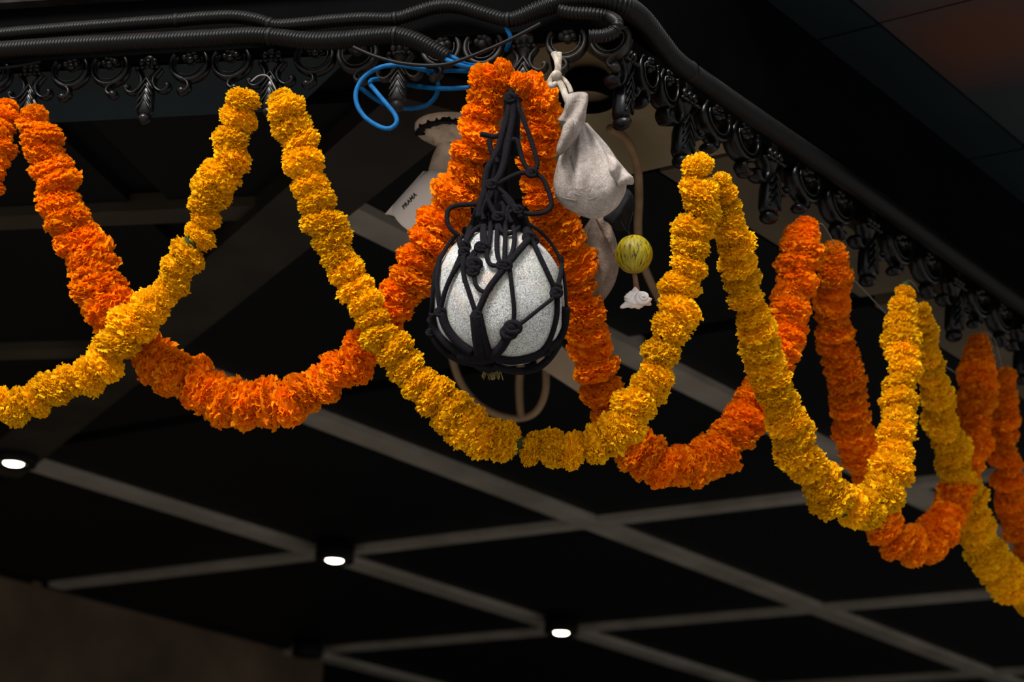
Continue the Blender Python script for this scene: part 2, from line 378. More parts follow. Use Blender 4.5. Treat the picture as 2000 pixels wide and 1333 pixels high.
# walls and street
wb = MB(); xe = 6.73; prism(wb, [(-2.6, 6.22), (-2.6, 5.80), (xe, 5.96), (xe, 6.4)], 0, H + .03)
st(wb.obj('wall_back', M['wall'], smooth=False))
wb = MB(); prism(wb, [(-5, 17.4), (-5, 17.0), (19.6, 17.0), (19.6, 17.4)], 0, H + .6); st(wb.obj('wall_far', M['dark'], smooth=False))
wb = MB(); prism(wb, [(19.0, 1.6), (19.5, 1.6), (19.5, 17.2), (19.0, 17.2)], 0, H + .6); st(wb.obj('wall_right', M['dark'], smooth=False))
wb = MB(); prism(wb, [(-5.0, 17.2), (-4.6, 17.2), (-4.4, 18.0), (-5, 18.0)], 0, H + .6)
gb = MB(); prism(gb, [(-30, -30), (40, -30), (40, 30), (-30, 30)], -.2, 0); st(gb.obj('floor', M['ground'], smooth=False))

# ================================================================== GARLANDS
def flower_mesh(name, n, W, amp, seed, material, squash):
    rg = np.random.default_rng(seed); V = []; Fs = []; T = []
    ga = math.pi * (3 - math.sqrt(5))
    for k in range(n):
        z = 1 - 2 * (k + .5) / n; z = z * .92
        th = ga * k + rg.normal() * .12; s = math.sqrt(1 - z * z)
        nrm = np.array([s * math.cos(th), s * math.sin(th), z]); nrm = unit(nrm + rg.normal(size=3) * .16)
        tang = unit(np.cross(nrm, rg.normal(size=3))) if rg.random() < .45 else unit(np.cross(nrm, [0, 0, 1.0]) + rg.normal(size=3) * .35)
        tang = unit(tang - nrm * (tang @ nrm))
        bn = np.cross(nrm, tang); r1 = .93 + rg.normal() * .05; r0 = .54
        Wk = W * (.75 + .5 * rg.random()); ph = rg.random() * 6.28; cur = rg.normal() * .10; fr = 1.2 + rg.random()
        base = len(V); tint = np.clip(.5 + rg.normal() * .24, 0, 1)
        for j, (rr, ww) in enumerate(((r0, .30), (r0 + (r1 - r0) * .62, .86), (r1, 1.0))):
            for i in range(5):
                x = (i - 2) / 2
                ruf = math.sin(ph + x * 3.1 * fr) * amp * (0, .5, 1)[j] + cur * (0, .35, 1)[j]
                rj = rr - .10 * x * x * (j == 2) * .8 + (rg.normal() * .02 if j == 2 else 0)
                p = nrm * rj + tang * (x * ww * Wk) + bn * ruf
                V.append((p[0], p[1], p[2] * squash)); T.append(tint * (.75, .95, 1.05)[j])
        for j in range(2):
            for i in range(4):
                a = base + j * 5 + i; Fs.append((a, a + 1, a + 6, a + 5))
    mb = MB().add(V, Fs); o = len(V)
    ball(mb, (0, 0, 0), (.74, .74, .72 * squash), 16, 10); T += [.2] * (len(mb.v) - o)
    me = mb.mesh(name, material)
    at = me.attributes.new('tint', 'FLOAT', 'POINT'); at.data.foreach_set('value', [float(min(1, max(0, t))) for t in T])
    return me
YF = [flower_mesh('marigold', 430, .125, .060, 10 + i, M['yellow'], .70 + .06 * (i % 3)) for i in range(7)]
OF = [flower_mesh('marigold', 215, .205, .105, 40 + i, M['orange'], .62 + .05 * (i % 3)) for i in range(7)]
rnd = random.Random(4)
M['calyx'] = simple('green flower base', (.012, .028, .004), (.03, .06, .01), 60, .6, .2, .2)
_c = MB(); tube(_c, [(0, 0, z) for z in (-.5, -.3, 0, .3, .5)], [.18, .34, .4, .36, .24], 10); CALYX = _c.mesh('calyx', M['calyx'])
def garland(name, label, path, kind, d0, d1, cat='garland'):
    """path rows: u, v, radius (px); depth runs from d0 to d1 along the length"""
    p = np.array(path, float)
    sp = spline(p, 10)
    L = np.r_[0, np.cumsum(np.linalg.norm(np.diff(sp[:, :2], axis=0), axis=1))]; L /= L[-1]
    dd = d0 + (d1 - d0) * L
    W = np.array([np.r_[P(a[0], a[1], d), a[2] * d / F] for a, d in zip(sp, dd)])
    top = W[0][:3]
    root = empty(name, label, cat, top, 'marigold garlands draped along the canopy edge')
    tb = MB(); tube(tb, resample(W, .02)[:, :3], .0045, 6); th = tb.obj('thread', M['thread'], root, loc=top); th.location = (0, 0, 0)
    # walk the path, one flower after another
    d = np.r_[0, np.cumsum(np.linalg.norm(np.diff(W[:, :3], axis=0), axis=1))]
    s = 0.0; meshes = YF if kind == 'yellow' else OF; k = 0
    while s < d[-1]:
        q = np.array([np.interp(s, d, W[:, c]) for c in range(4)]); q2 = np.array([np.interp(min(s + .01, d[-1]), d, W[:, c]) for c in range(3)]); q1 = np.array([np.interp(max(s - .01, 0), d, W[:, c]) for c in range(3)])
        ax = Vector(unit(q2 - q1)); r = q[3] * (1.09 + rnd.uniform(-.12, .09))
        j = Vector((rnd.gauss(0, 1), rnd.gauss(0, 1), rnd.gauss(0, 1)))
        ax2 = (ax + j * .22).normalized()
        if rnd.random() < .5: ax2 = -ax2
        rot = ax2.to_track_quat('Z', 'Y') @ Matrix.Rotation(rnd.uniform(0, 6.28), 4, 'Z').to_quaternion()
        o = bpy.data.objects.new('marigold', meshes[rnd.randrange(len(meshes))]); COL.objects.link(o); o.parent = root
        jit = j - ax * j.dot(ax)
        o.location = Vector(q[:3] - top) + jit * r * .085
        o.rotation_mode = 'QUATERNION'; o.rotation_quaternion = rot; o.scale = (r, r, r * rnd.uniform(.9, 1.1))
        gap = rnd.random() < .10
        st_ = q[3] * (rnd.uniform(1.15, 1.30) if gap else rnd.uniform(.80, 1.08)) * (.80 if kind == 'orange' else .98)
        if gap and kind == 'yellow':
            cx = bpy.data.objects.new('calyx', CALYX); COL.objects.link(cx); cx.parent = root; cx.location = Vector(q[:3] - top) + ax * st_ * .5
            cx.rotation_mode = 'QUATERNION'; cx.rotation_quaternion = ax.to_track_quat('Z', 'Y'); cx.scale = (r, r, r); cx['label'] = 'green flower base'
        s += st_; k += 1
    return root
def dL_(u, v, off): return dep(onL(u, v, off))
def dR_(u, v, off): return dep(onR(u, v, off))
OO, YO = -.03, -.115
garland('marigold_garland', 'orange marigold strand at the far left edge of the fringe, hanging out of the picture',
        [(16, 205, 22), (8, 225, 30), (2, 262, 33), (-12, 310, 34), (-30, 360, 34), (-70, 440, 35)], 'orange', dL_(10, 205, OO), dL_(-60, 420, OO))
garland('marigold_garland', 'orange marigold garland swagged from the left edge to beside the netted gourd',
        [(70, 228, 30), (80, 245, 37), (92, 290, 42), (105, 340, 45), (122, 390, 47), (143, 440, 48), (163, 490, 49), (186, 540, 51), (213, 590, 51), (245, 640, 48), (285, 690, 46), (330, 725, 48), (385, 755, 51), (440, 780, 52), (500, 790, 52), (560, 786, 50), (612, 765, 47), (655, 733, 45), (698, 693, 44), (735, 655, 43), (768, 610, 42), (797, 560, 45), (820, 508, 47), (849, 455, 47), (876, 405, 47), (898, 355, 47), (917, 310, 45), (934, 260, 43), (945, 215, 42), (956, 178, 42), (966, 152, 42), (984, 148, 30)],
        'orange', dL_(75, 230, OO), dL_(970, 145, OO))
garland('marigold_garland', 'orange marigold garland falling beside the beige cloth bag and round the corner',
        [(1008, 158, 20), (1026, 166, 30), (1046, 184, 40), (1060, 210, 43), (1056, 255, 42), (1052, 300, 42), (1055, 350, 41), (1064, 400, 42), (1085, 440, 46), (1105, 490, 46), (1125, 540, 47), (1136, 590, 45), (1145, 640, 45), (1156, 690, 48), (1168, 740, 49), (1183, 795, 46), (1212, 850, 46), (1252, 885, 46), (1300, 907, 46), (1350, 912, 46), (1400, 890, 46), (1440, 850, 45), (1464, 800, 44), (1492, 750, 42), (1518, 700, 40), (1535, 650, 42), (1547, 600, 43), (1555, 550, 43), (1562, 500, 43), (1570, 458, 36), (1578, 435, 20)],
        'orange', dL_(1040, 170, OO), dR_(1575, 435, OO))
garland('marigold_garland', 'orange marigold garland under the right fringe with a deep narrow dip',
        [(1632, 485, 20), (1630, 528, 33), (1628, 580, 36), (1630, 630, 37), (1638, 680, 38), (1650, 730, 40), (1656, 780, 38), (1666, 830, 40), (1680, 880, 42), (1690, 930, 42), (1702, 980, 42), (1728, 1032, 43), (1768, 1064, 43), (1808, 1062, 43), (1842, 1030, 43), (1864, 985, 39), (1882, 930, 36), (1897, 880, 34), (1906, 830, 36), (1908, 780, 38), (1910, 735, 36), (1912, 695, 32), (1912, 662, 18)],
        'orange', dR_(1632, 485, OO), dR_(1910, 660, OO))
garland('marigold_garland', 'orange marigold strand cut by the right edge of the picture',
        [(1964, 735, 20), (1961, 780, 28), (1959, 830, 31), (1962, 880, 33), (1970, 930, 33), (1978, 980, 33), (1990, 1030, 32), (2004, 1080, 32), (2030, 1130, 32)],
        'orange', dR_(1964, 735, OO), dR_(2030, 735, OO))
garland('marigold_garland', 'yellow marigold garland rising from the left edge of the picture with small loose blooms',
        [(-60, 798, 34), (0, 793, 37), (50, 793, 40), (100, 770, 39), (150, 745, 40), (200, 712, 44), (240, 668, 47), (275, 620, 48), (306, 583, 33), (330, 560, 30), (345, 530, 36), (362, 495, 41), (392, 452, 35), (404, 418, 34), (400, 392, 38), (425, 365, 46), (441, 325, 43), (452, 285, 41), (460, 245, 39), (472, 208, 36), (481, 184, 30)],
        'yellow', dL_(-60, 250, YO), dL_(490, 170, YO))
garland('marigold_garland', 'long yellow marigold garland swagged beneath the netted gourd',
        [(548, 198, 26), (563, 222, 37), (577, 265, 40), (593, 310, 40), (606, 360, 42), (622, 400, 42), (640, 440, 43), (656, 490, 37), (676, 530, 40), (700, 570, 41), (722, 605, 40), (738, 642, 34), (760, 672, 42), (784, 708, 36), (818, 745, 42), (852, 780, 46), (892, 818, 46), (938, 848, 46), (985, 862, 44), (1022, 873, 40), (1060, 880, 38), (1105, 874, 42), (1150, 864, 40), (1190, 848, 42), (1225, 825, 46), (1247, 792, 44), (1270, 752, 41), (1290, 702, 42), (1306, 650, 42), (1322, 600, 45), (1335, 550, 42), (1345, 500, 41), (1353, 450, 40), (1358, 400, 40), (1366, 350, 40), (1378, 312, 30)],
        'yellow', dL_(545, 186, YO), dR_(1380, 310, YO))
garland('marigold_garland', 'yellow marigold garland right of the corner with a pointed dip',
        [(1412, 352, 18), (1417, 380, 23), (1425, 412, 27), (1432, 455, 37), (1438, 510, 40), (1450, 560, 40), (1463, 600, 39), (1476, 650, 39), (1492, 695, 40), (1506, 740, 40), (1522, 785, 40), (1540, 830, 42), (1562, 880, 43), (1592, 930, 44), (1627, 972, 45), (1665, 1000, 43), (1705, 980, 48), (1732, 936, 46), (1747, 890, 41), (1752, 840, 38), (1757, 790, 37), (1760, 740, 38), (1762, 690, 37), (1762, 640, 36), (1762, 598, 30), (1768, 562, 16)],
        'yellow', dR_(1412, 352, YO), dR_(1768, 562, YO))
garland('marigold_garland', 'yellow marigold garland running down to the right edge of the picture',
        [(1802, 598, 12), (1807, 630, 21), (1812, 675, 25), (1819, 720, 29), (1829, 770, 32), (1841, 820, 34), (1855, 870, 36), (1872, 920, 37), (1890, 970, 37), (1906, 1020, 36), (1922, 1068, 39), (1948, 1110, 42), (1980, 1140, 41), (2020, 1165, 40), (2070, 1170, 40)],
        'yellow', dR_(1802, 598, YO), dR_(2070, 650, YO))

# ================================================================== CAST IRON FRINGE
PX = 3.4 / F                                                          # one pixel at the fringe, in metres
EX, EZ, EY = np.array([1.0, 0, 0]), np.array([0, 0, 1.0]), np.array([0, 1.0, 0])
def q2(pts, y=0.0): return [np.array([a * PX, y, -b * PX]) for a, b in pts]
def ribbon(mb, pts, w, d, y=0.0, n=8):
    """a bar bent in the plane of the fringe: w wide in the plane, d deep"""
    s = spline(q2(pts, y), 6); ww = np.interp(np.linspace(0, 1, len(s)), np.linspace(0, 1, len(w)), w) * PX if not np.isscalar(w) else w * PX
    tube(mb, s, np.array(ww) / 2 if not np.isscalar(ww) else ww / 2, n, flat=(EY, d / w if np.isscalar(w) else d / max(w)))
def pendant_mb():
    mb = MB()
    tube(mb, q2([(0, -14), (0, 6), (0, 18), (0, 26)]), np.array([18, 15, 13, 22]) * PX, 12, flat=(EY, .75))     # crown block
    for x in (-13, 0, 13): ball(mb, (x * PX, -10 * PX, -13 * PX), (6 * PX, 6 * PX, 9 * PX), 8, 6)
    for x in (-20, -10, 0, 10, 20): ball(mb, (x * PX, -11 * PX, -26 * PX), (5 * PX, 6 * PX, 4 * PX), 8, 6)
    tube(mb, q2([(0, 24), (0, 34), (0, 46), (0, 60), (0, 80), (0, 100), (0, 116), (0, 124)]), np.array([20, 14, 8, 12, 16, 16.5, 17, 14]) * PX, 14, flat=(EY, .8))
    ribbon(mb, [(0, 26), (0, 40), (0, 54)], [26, 15, 7], 16, -6 * PX)                                             # leaf on the neck
    for s in (-1, 1):
        ribbon(mb, [(s * 25, 25), (s * 20, 33), (s * 13, 44), (s * 12, 56), (s * 18, 68), (s * 29, 75), (s * 39, 72), (s * 43, 63), (s * 40, 58)], [8, 9, 9, 9, 8, 8, 9, 10, 5], 26, 0)
        ball(mb, (s * 41 * PX, 0, -62 * PX), (7 * PX, 12 * PX, 7 * PX), 10, 7)
        for yy in (58, 72, 87, 102):
            ribbon(mb, [(0, yy - 10), (s * 6, yy), (s * 11, yy + 8), (s * 15, yy + 14)], [5, 5, 5, 3], 6, -12 * PX, 6)
    ball(mb, (0, -1 * PX, -132 * PX), (13.5 * PX, 14 * PX, 12.5 * PX), 14, 9)
    return mb
def scroll_mb(s):
    mb = MB(); ring = []
    for k in range(15):
        a = math.radians(-215 + 250 * k / 14)       # open at the top
        ring.append((-s * 36 * math.cos(a), 18 - 36 * math.sin(a)))
    ribbon(mb, ring, 11, 26)
    inner = [(x * .78, 18 + (y - 18) * .78) for x, y in ring[1:-1]]
    ribbon(mb, inner, 3, 6, -11 * PX, 6)
    ribbon(mb, [(s * 34, 24), (s * 26, 40), (s * 10, 52), (-s * 0, 60), (-s * 2, 70), (s * 6, 77), (s * 15, 73)], [8, 10, 10, 9, 9, 9, 6], 26)
    ball(mb, (s * 11 * PX, 0, -76 * PX), (11 * PX, 13 * PX, 10 * PX), 12, 8)
    for x, y, r in ((-2, 12, 10), (-13, 8, 7), (10, 6, 8), (2, -2, 9), (-8, -4, 8)): ball(mb, (s * x * PX, -3 * PX, -y * PX), (r * PX, 11 * PX, r * PX), 10, 7)
    ribbon(mb, [(0, -22), (0, -8), (-s * 2, 6)], [16, 12, 8], 14)
    return mb
pend_me = pendant_mb().mesh('pendant', M['iron']); pend_dusty = pend_me.copy(); pend_dusty.materials.clear(); pend_dusty.materials.append(M['dusty_iron'])
scr = {}
for s in (1, -1):
    a = scroll_mb(s).mesh('scroll', M['iron']); b = a.copy(); b.materials.clear(); b.materials.append(M['dusty_iron']); scr[s] = (a, b)
def frame(o, dirx, pos, sx, sz, sy=None):
    dx = unit(dirx); dy = unit(np.cross(UP, dx)); sy = sy or sz
    mm = Matrix([[dx[i] * sx, dy[i] * sy, UP[i] * sz, pos[i]] for i in range(3)] + [[0, 0, 0, 1]]); o.matrix_world = mm; return o
def valance(name, label, dirx, plane, pend, tips, zref, sx_fn, sz, ztop, dusty_from=None, sy=None, start=None, end=None, kinds=None):
    base = plane(*pend[0]); root = empty(name, label, 'valance', (0, 0, 0))
    def put(me, nm, pos, sx):
        o = bpy.data.objects.new(nm, me); COL.objects.link(o); o.parent = root; frame(o, dirx, pos, sx, sz, sy); return o
    xs = [(plane(*p) - CORNER) @ unit(dirx) for p in pend]
    for i, x in enumerate(xs):
        pos = CORNER + unit(dirx) * x; pos[2] = ztop
        dusty = dusty_from is not None and x > dusty_from
        step = (xs[i + 1] - xs[i]) if i + 1 < len(xs) else (xs[i] - xs[i - 1])
        sx = sx_fn(step)
        put(pend_dusty if dusty else pend_me, 'pendant', pos, sx)
        for k, s in ((.33, -1), (.67, 1)):
            ps = CORNER + unit(dirx) * (x + step * k); ps[2] = ztop
            d2 = dusty_from is not None and x + step * k > dusty_from
            put(scr[s][1 if d2 else 0], 'scroll', ps, sx)
    return root, xs
# left run: read from left to right, so the local x axis runs towards the corner
lp = [(-190, 252), (52, 245), (280, 252), (523, 237), (775, 222), (1020, 205)]
# heights: the pendant is 145 px long, hung so that its tip falls on the measured tip
zL = np.mean([onL(u, v)[2] for u, v in lp[1:]]) + 145 * PX
vl, xsL = valance('valance', 'black cast iron fringe of pendants and scrolls under the left conduits', -DL, onL, lp, None, None, lambda st: st / (248 * PX), 1.0, zL, dusty_from=-.46)
ml = MB(); a = CORNER - UP * .0
box(ml, CORNER + UP * (zL - H), [DL, NL, UP], (.0, -.008, .012), (3.2, .014, .055)); ml.obj('rail', M['fascia'], vl, False)
rp_ = [(1213, 246), (1330, 325), (1500, 440), (1693, 572), (1862, 675), (1995, 760), (2110, 850)]
SZR = 1.16
zR = np.mean([onR(u, v)[2] for u, v in rp_[:4]]) + 145 * PX * SZR
vr, xsR = valance('valance', 'black cast iron fringe of pendants and scrolls receding down the right edge', DR, onR, rp_, None, None, lambda st: min(1.45, max(.8, st / (248 * PX))), SZR, zR, sy=1.5)
mr_ = MB(); box(mr_, CORNER + UP * (zR - H), [DR, NR, UP], (.0, -.012, -.004), (4.2, .014, .04)); mr_.obj('rail', M['fascia'], vr, False)

# ================================================================== CONDUITS AND CABLES
def pxpath(rows, fn):
    """rows u, v [, r px]; fn gives the point"""
    return np.array([np.r_[fn(r[0], r[1]), (r[2] if len(r) > 2 else 1) / F * dep(fn(r[0], r[1]))] for r in rows])
def surf(offL, offR, u0=1120, u1=1260):
    def fn(u, v):
        a, b = onL(u, v, offL), onR(u, v, offR); t = min(1, max(0, (u - u0) / (u1 - u0))); t = t * t * (3 - 2 * t)
        return P(u, v, dep(a) * (1 - t) + dep(b) * t)
    return fn
def corrugated(name, label, rows, fn, parent_cat='conduit', pitch=.0053, ties=()):
    W = spline(pxpath(rows, fn), 14); W = resample(W, pitch / 4)
    r = W[:, 3] * np.array([1.0, 1.05, .97, .80])[np.arange(len(W)) % 4]
    mb = MB(); tube(mb, W[:, :3], r, 14); o = mb.obj(name, M['conduit'], loc=W[0, :3]); tag(o, label, 'conduit', 'corrugated conduits on the fascia')
    for u in ties:
        k = int(np.argmin([abs(pr - u) for pr in [1000 + F * (MR.T @ (q[:3] - CAM))[0] / (MR.T @ (q[:3] - CAM))[2] for q in W]]))
        k = min(max(k, 3), len(W) - 4); tb = MB(); tube(tb, W[k - 2:k + 3, :3], W[k, 3] * 1.12, 14)
        t = tb.obj('cable_tie', M['tape'], o, loc=W[0, :3]); t.location = (0, 0, 0)
    return o
fA = surf(-.045, -.045); fB = surf(-.04, -.045)
corrugated('conduit', 'lower corrugated black conduit along the left fascia, its open end spilling blue cables',
           [(-70, 104, 17), (0, 98, 17), (100, 91, 17), (250, 83, 17), (400, 75, 17), (490, 70, 17), (540, 73, 17), (600, 80, 18), (660, 79, 18), (720, 73, 17), (770, 70, 17), (810, 79, 17), (845, 95, 16), (874, 111, 15)], fA, ties=(528, 772))
corrugated('conduit', 'upper corrugated black conduit that turns the corner and runs down the right fascia',
           [(-70, 75, 13), (0, 68, 13), (100, 59, 13), (250, 47, 13), (345, 40, 13), (400, 35, 13), (460, 33, 13), (505, 40, 13), (540, 50, 13), (590, 47, 13), (650, 41, 13), (710, 37, 13), (770, 37, 13), (810, 26, 14), (850, 14, 14), (895, 13, 14), (945, 27, 14), (985, 38, 14), (1010, 36, 16), (1055, 18, 18), (1110, 2, 20), (1165, -2, 21), (1215, 10, 22), (1255, 40, 22), (1290, 84, 21), (1325, 124, 20), (1400, 178, 20), (1500, 248, 20), (1700, 385, 19), (1900, 528, 18), (2060, 642, 17)], fB, ties=(345, 528, 772, 993, 1345))
corrugated('conduit', 'short dusty conduit bent back on itself at the corner above the cloth bag',
           [(1090, 20, 12), (1120, 26, 13), (1160, 28, 13), (1190, 34, 13), (1206, 47, 13), (1200, 62, 13), (1180, 70, 14), (1150, 72, 14)], lambda u, v: P(u, v, dep(onL(1150, v, -.08)) + (.016 if v < 40 else -.004)))
def cable(name, label, rows, fn, m, r, cat='cable', group=None):
    W = spline(pxpath(rows, fn), 10); mb = MB(); tube(mb, W[:, :3], r, 8)
    return tag(mb.obj(name, m, loc=W[0, :3]), label, cat, group)
cable('cable', 'thin black cable sagging from the lower conduit up to the corner', [(690, 92), (705, 99), (735, 111), (780, 123), (830, 128), (875, 125), (920, 110), (980, 85), (1030, 60), (1056, 46)], surf(-.075, -.06), M['cable'], .0030)
cable('cable', 'short thin black cable slanting across the fringe at the left edge', [(-30, 136), (0, 133), (40, 128), (80, 120)], surf(-.03, -.03), M['cable'], .0026)
fb_ = surf(-.035, -.035)
def blue_fn(rows):
    return pxpath([r[:2] for r in rows], fb_)
def blue(label, rows):
    pts = np.array([P(r[0], r[1], dep(onL(r[0], r[1], r[2]))) for r in rows]); s = spline(pts, 10); mb = MB(); tube(mb, s, .0037, 10)
    return tag(mb.obj('blue_cable', M['blue'], loc=pts[0]), label, 'cable', 'blue cables out of the lower conduit')
blue('blue cable that coils in a loop below the lower conduit end', [(862, 112, -.045), (885, 122, -.05), (912, 131, -.04), (940, 133, -.02), (955, 140, .0), (930, 140, .03), (880, 138, .03), (845, 140, .0), (827, 136, -.03), (800, 130, -.05), (774, 127, -.05), (742, 132, -.05), (711, 151, -.05), (696, 178, -.05), (698, 206, -.05), (715, 231, -.05), (742, 248, -.05), (761, 251, -.05), (774, 241, -.05), (772, 225, -.05), (753, 201, -.05), (732, 176, -.045), (723, 164, -.035), (728, 156, -.02), (751, 155, .01), (785, 162, .035), (815, 169, .03), (860, 173, .0), (900, 172, -.01), (940, 168, -.01), (975, 158, .0)])
blue('faint blue cable hanging in a second ring behind the fringe pendant', [(700, 168, .03), (720, 184, .035), (745, 200, .04), (775, 210, .045), (805, 212, .045), (832, 206, .045), (850, 190, .045), (856, 168, .04), (848, 150, .035), (835, 141, .03)])
blue('short blue cable stub ending just below the lower conduit mouth', [(868, 104, -.04), (890, 115, -.04), (905, 124, -.03), (925, 128, -.01), (950, 128, .02)])
blue('short blue cable looping down at the upper conduit tie', [(984, 40, -.03), (990, 56, -.035), (997, 72, -.03), (994, 86, -.02), (989, 98, 0)])

# ================================================================== NETTED GOURD
ZP = 3.17; GC = P(973, 584, ZP); gr = 131 * ZP / F; gh = 143 * ZP / F
Rg = np.array([MR @ np.array(a) for a in ([1, 0, 0], [0, 0, 1], [0, -1, 0])]).T       # columns: right, away, up in the picture
tilt = math.radians(-6)
ct, sn = math.cos(tilt), math.sin(tilt); Rg = Rg @ np.array([[ct, 0, sn], [0, 1, 0], [-sn, 0, ct]])
mb = MB(); V = []; Fs = []; nu, nv = 72, 44
for j in range(nv + 1):
    ph = math.pi * j / nv
    for i in range(nu):
        th = 2 * math.pi * i / nu
        lob = 1 + .012 * math.cos(th * 9) * math.sin(ph) ** 2
        x = math.sin(ph) * math.cos(th) * lob; y = math.sin(ph) * math.sin(th) * lob; z = math.cos(ph)
        wd = 1 + .03 * (-z) - .02 * z * z
        z2 = z * (1 - .07 * math.exp(-((x * x + y * y) * 9)))
        V.append((x * gr * wd, y * gr * wd, z2 * gh))
for j in range(nv):
    for i in range(nu):
        i2 = (i + 1) % nu; Fs.append((j * nu + i, j * nu + i2, (j + 1) * nu + i2, (j + 1) * nu + i))
mb.add(V, Fs); gourd = mb.obj('ash_gourd', M['pumpkin'])
gourd.matrix_world = Matrix([list(Rg[i]) + [GC[i]] for i in range(3)] + [[0, 0, 0, 1]])
tag(gourd, 'large chalky white ash gourd held in a black rope net', 'gourd')
net = empty('rope_net', 'black knotted rope net carrying the white gourd', 'net', P(996, 185, 3.2))
NL0 = np.array(net.location)
def on_gourd(u, v, lift=.004):
    """point on the gourd, lifted; beyond its outline the rope hangs at the depth of the rim"""
    r = Rg.T @ ray(u, v); o = Rg.T @ (CAM - GC); sc = np.array([gr * 1.01 + lift, gr * 1.01 + lift, gh + lift])
    a, b = o / sc, r / sc; A = b @ b; B = a @ b; Cq = a @ a - 1; D = B * B - A * Cq
    if D < 0: return P(u, v, -B / A)
    return P(u, v, (-B - math.sqrt(D)) / A)
def rope(rows, r=.0032, fn=on_gourd, nm='rope'):
    p2 = spline(np.array(rows, float)[:, :2], 8); pts = np.array([fn(a, b) for a, b in p2])
    if len(pts) > 6:                                                  # smooth the depth so the rope stays a rope
        for _ in range(2): pts[1:-1] = .25 * pts[:-2] + .5 * pts[1:-1] + .25 * pts[2:]
    tb = MB(); tube(tb, pts, r, 8); o = tb.obj(nm, M['rope'], net, loc=NL0); o.location = (0, 0, 0); return o
def knot(u, v, r=.0075, fn=on_gourd):
    c = fn(u, v); kb = MB(); ball(kb, c, (r, r * .8, r * .8), 10, 7); t = np.linspace(0, 5.5 * math.pi, 40)
    tube(kb, [c + r * .78 * (MR @ np.array([math.cos(a) * 1.0, math.sin(a) * .75, .75 * math.sin(a * .7 + 1)])) for a in t], r * .36, 7)
    o = kb.obj('knot', M['rope'], net, loc=NL0); o.location = (0, 0, 0)
for rows, r in [
    ([(1034, 466), (1010, 494), (988, 521), (970, 543), (954, 565), (941, 592), (931, 617)], .0048),
    ([(1030, 468), (1004, 500), (984, 524), (966, 548), (950, 570)], .0038),
    ([(931, 617), (922, 590), (914, 565), (905, 534), (907, 494)], .0035),
    ([(930, 615), (933, 650), (938, 692)], .0095), ([(936, 618), (944, 655), (955, 694)], .0060),
    ([(1039, 468), (1050, 492), (1062, 517), (1074, 543), (1085, 567)], .0036),
    ([(1086, 578), (1066, 594), (1048, 608), (1026, 626), (1005, 642)], .0030),
    ([(1089, 582), (1087, 622), (1074, 665), (1057, 690)], .0038),
    ([(995, 521), (1000, 565), (1004, 602), (1003, 637)], .0032),
    ([(996, 648), (986, 668), (974, 685), (958, 697)], .0072),
    ([(907, 480), (896, 508), (886, 531), (876, 552), (868, 574), (860, 608)], .0036),
    ([(862, 612), (872, 640), (893, 668), (922, 688)], .0066),
    ([(858, 503), (853, 551), (856, 580), (859, 608)], .0036),
    ([(894, 457), (876, 478), (863, 500), (852, 525), (847, 550), (843, 608), (841, 651)], .0034),
    ([(845, 612), (848, 635), (860, 658), (886, 682), (914, 697)], .0058),
    ([(840, 648), (857, 677), (886, 699), (920, 710), (960, 718)], .0050),
    ([(958, 695), (980, 703), (1005, 705), (1037, 699), (1065, 685), (1088, 668), (1102, 640), (1106, 600)], .0062),
    ([(962, 714), (1000, 725), (1042, 722), (1071, 702), (1094, 668)], .0056),
    ([(1030, 436), (1052, 450), (1072, 470), (1091, 500), (1099, 528), (1104, 560), (1106, 600)], .0027),
    ([(1086, 568), (1093, 545), (1097, 525), (1096, 500)], .0036),
    ([(908, 480), (914, 466), (925, 451), (943, 440), (963, 432), (972, 420)], .0038),
    ([(906, 482), (914, 458), (923, 437), (931, 409), (943, 380), (950, 360)], .0042),
    ([(907, 460), (899, 466), (897, 477), (903, 488), (910, 484)], .0034),
    ([(886, 534), (894, 520), (904, 508), (908, 492)], .0033),
    ([(902, 492), (904, 510), (905, 530), (908, 552)], .0036),
    ([(926, 538), (929, 556), (938, 567), (950, 570), (961, 562)], .0033),
    ([(920, 512), (921, 498), (928, 490), (938, 484)], .0033), ([(924, 510), (926, 500), (930, 494)], .0030),
    ([(950, 420), (946, 440), (946, 460), (951, 486)], .0040), ([(942, 420), (943, 440), (942, 460), (944, 484)], .0038),
    ([(958, 432), (957, 460), (953, 485), (951, 503), (958, 517), (972, 519), (984, 513)], .0034),
    ([(972, 430), (971, 450), (970, 480), (972, 500), (977, 514)], .0035), ([(987, 430), (987, 455), (986, 490), (985, 516)], .0035),
    ([(998, 425), (1003, 445), (1005, 466), (1001, 491), (990, 512)], .0035),
    ([(1020, 418), (1018, 438), (1003, 454), (984, 455), (975, 442), (973, 428)], .0033),
    ([(1015, 412), (1022, 430), (1027, 447), (1034, 466)], .0062), ([(1024, 420), (1030, 440), (1040, 466)], .0045)]:
    rope(rows, r)
for u, v, r in ((1034, 464, .010), (1042, 470, .008), (988, 519, .009), (931, 616, .008), (1086, 572, .0095), (1087, 562, .008), (1002, 640, .0125), (994, 650, .012), (907, 480, .0085), (906, 492, .008), (860, 610, .0085), (940, 483, .0095), (926, 516, .0115), (924, 530, .009), (947, 484, .008), (844, 626, .007), (841, 650, .007), (980, 518, .008), (1064, 686, .009)): knot(u, v, r)
air = lambda u, v: P(u, v, 3.19 - .05 * max(0, min(1, (v - 200) / 250)))
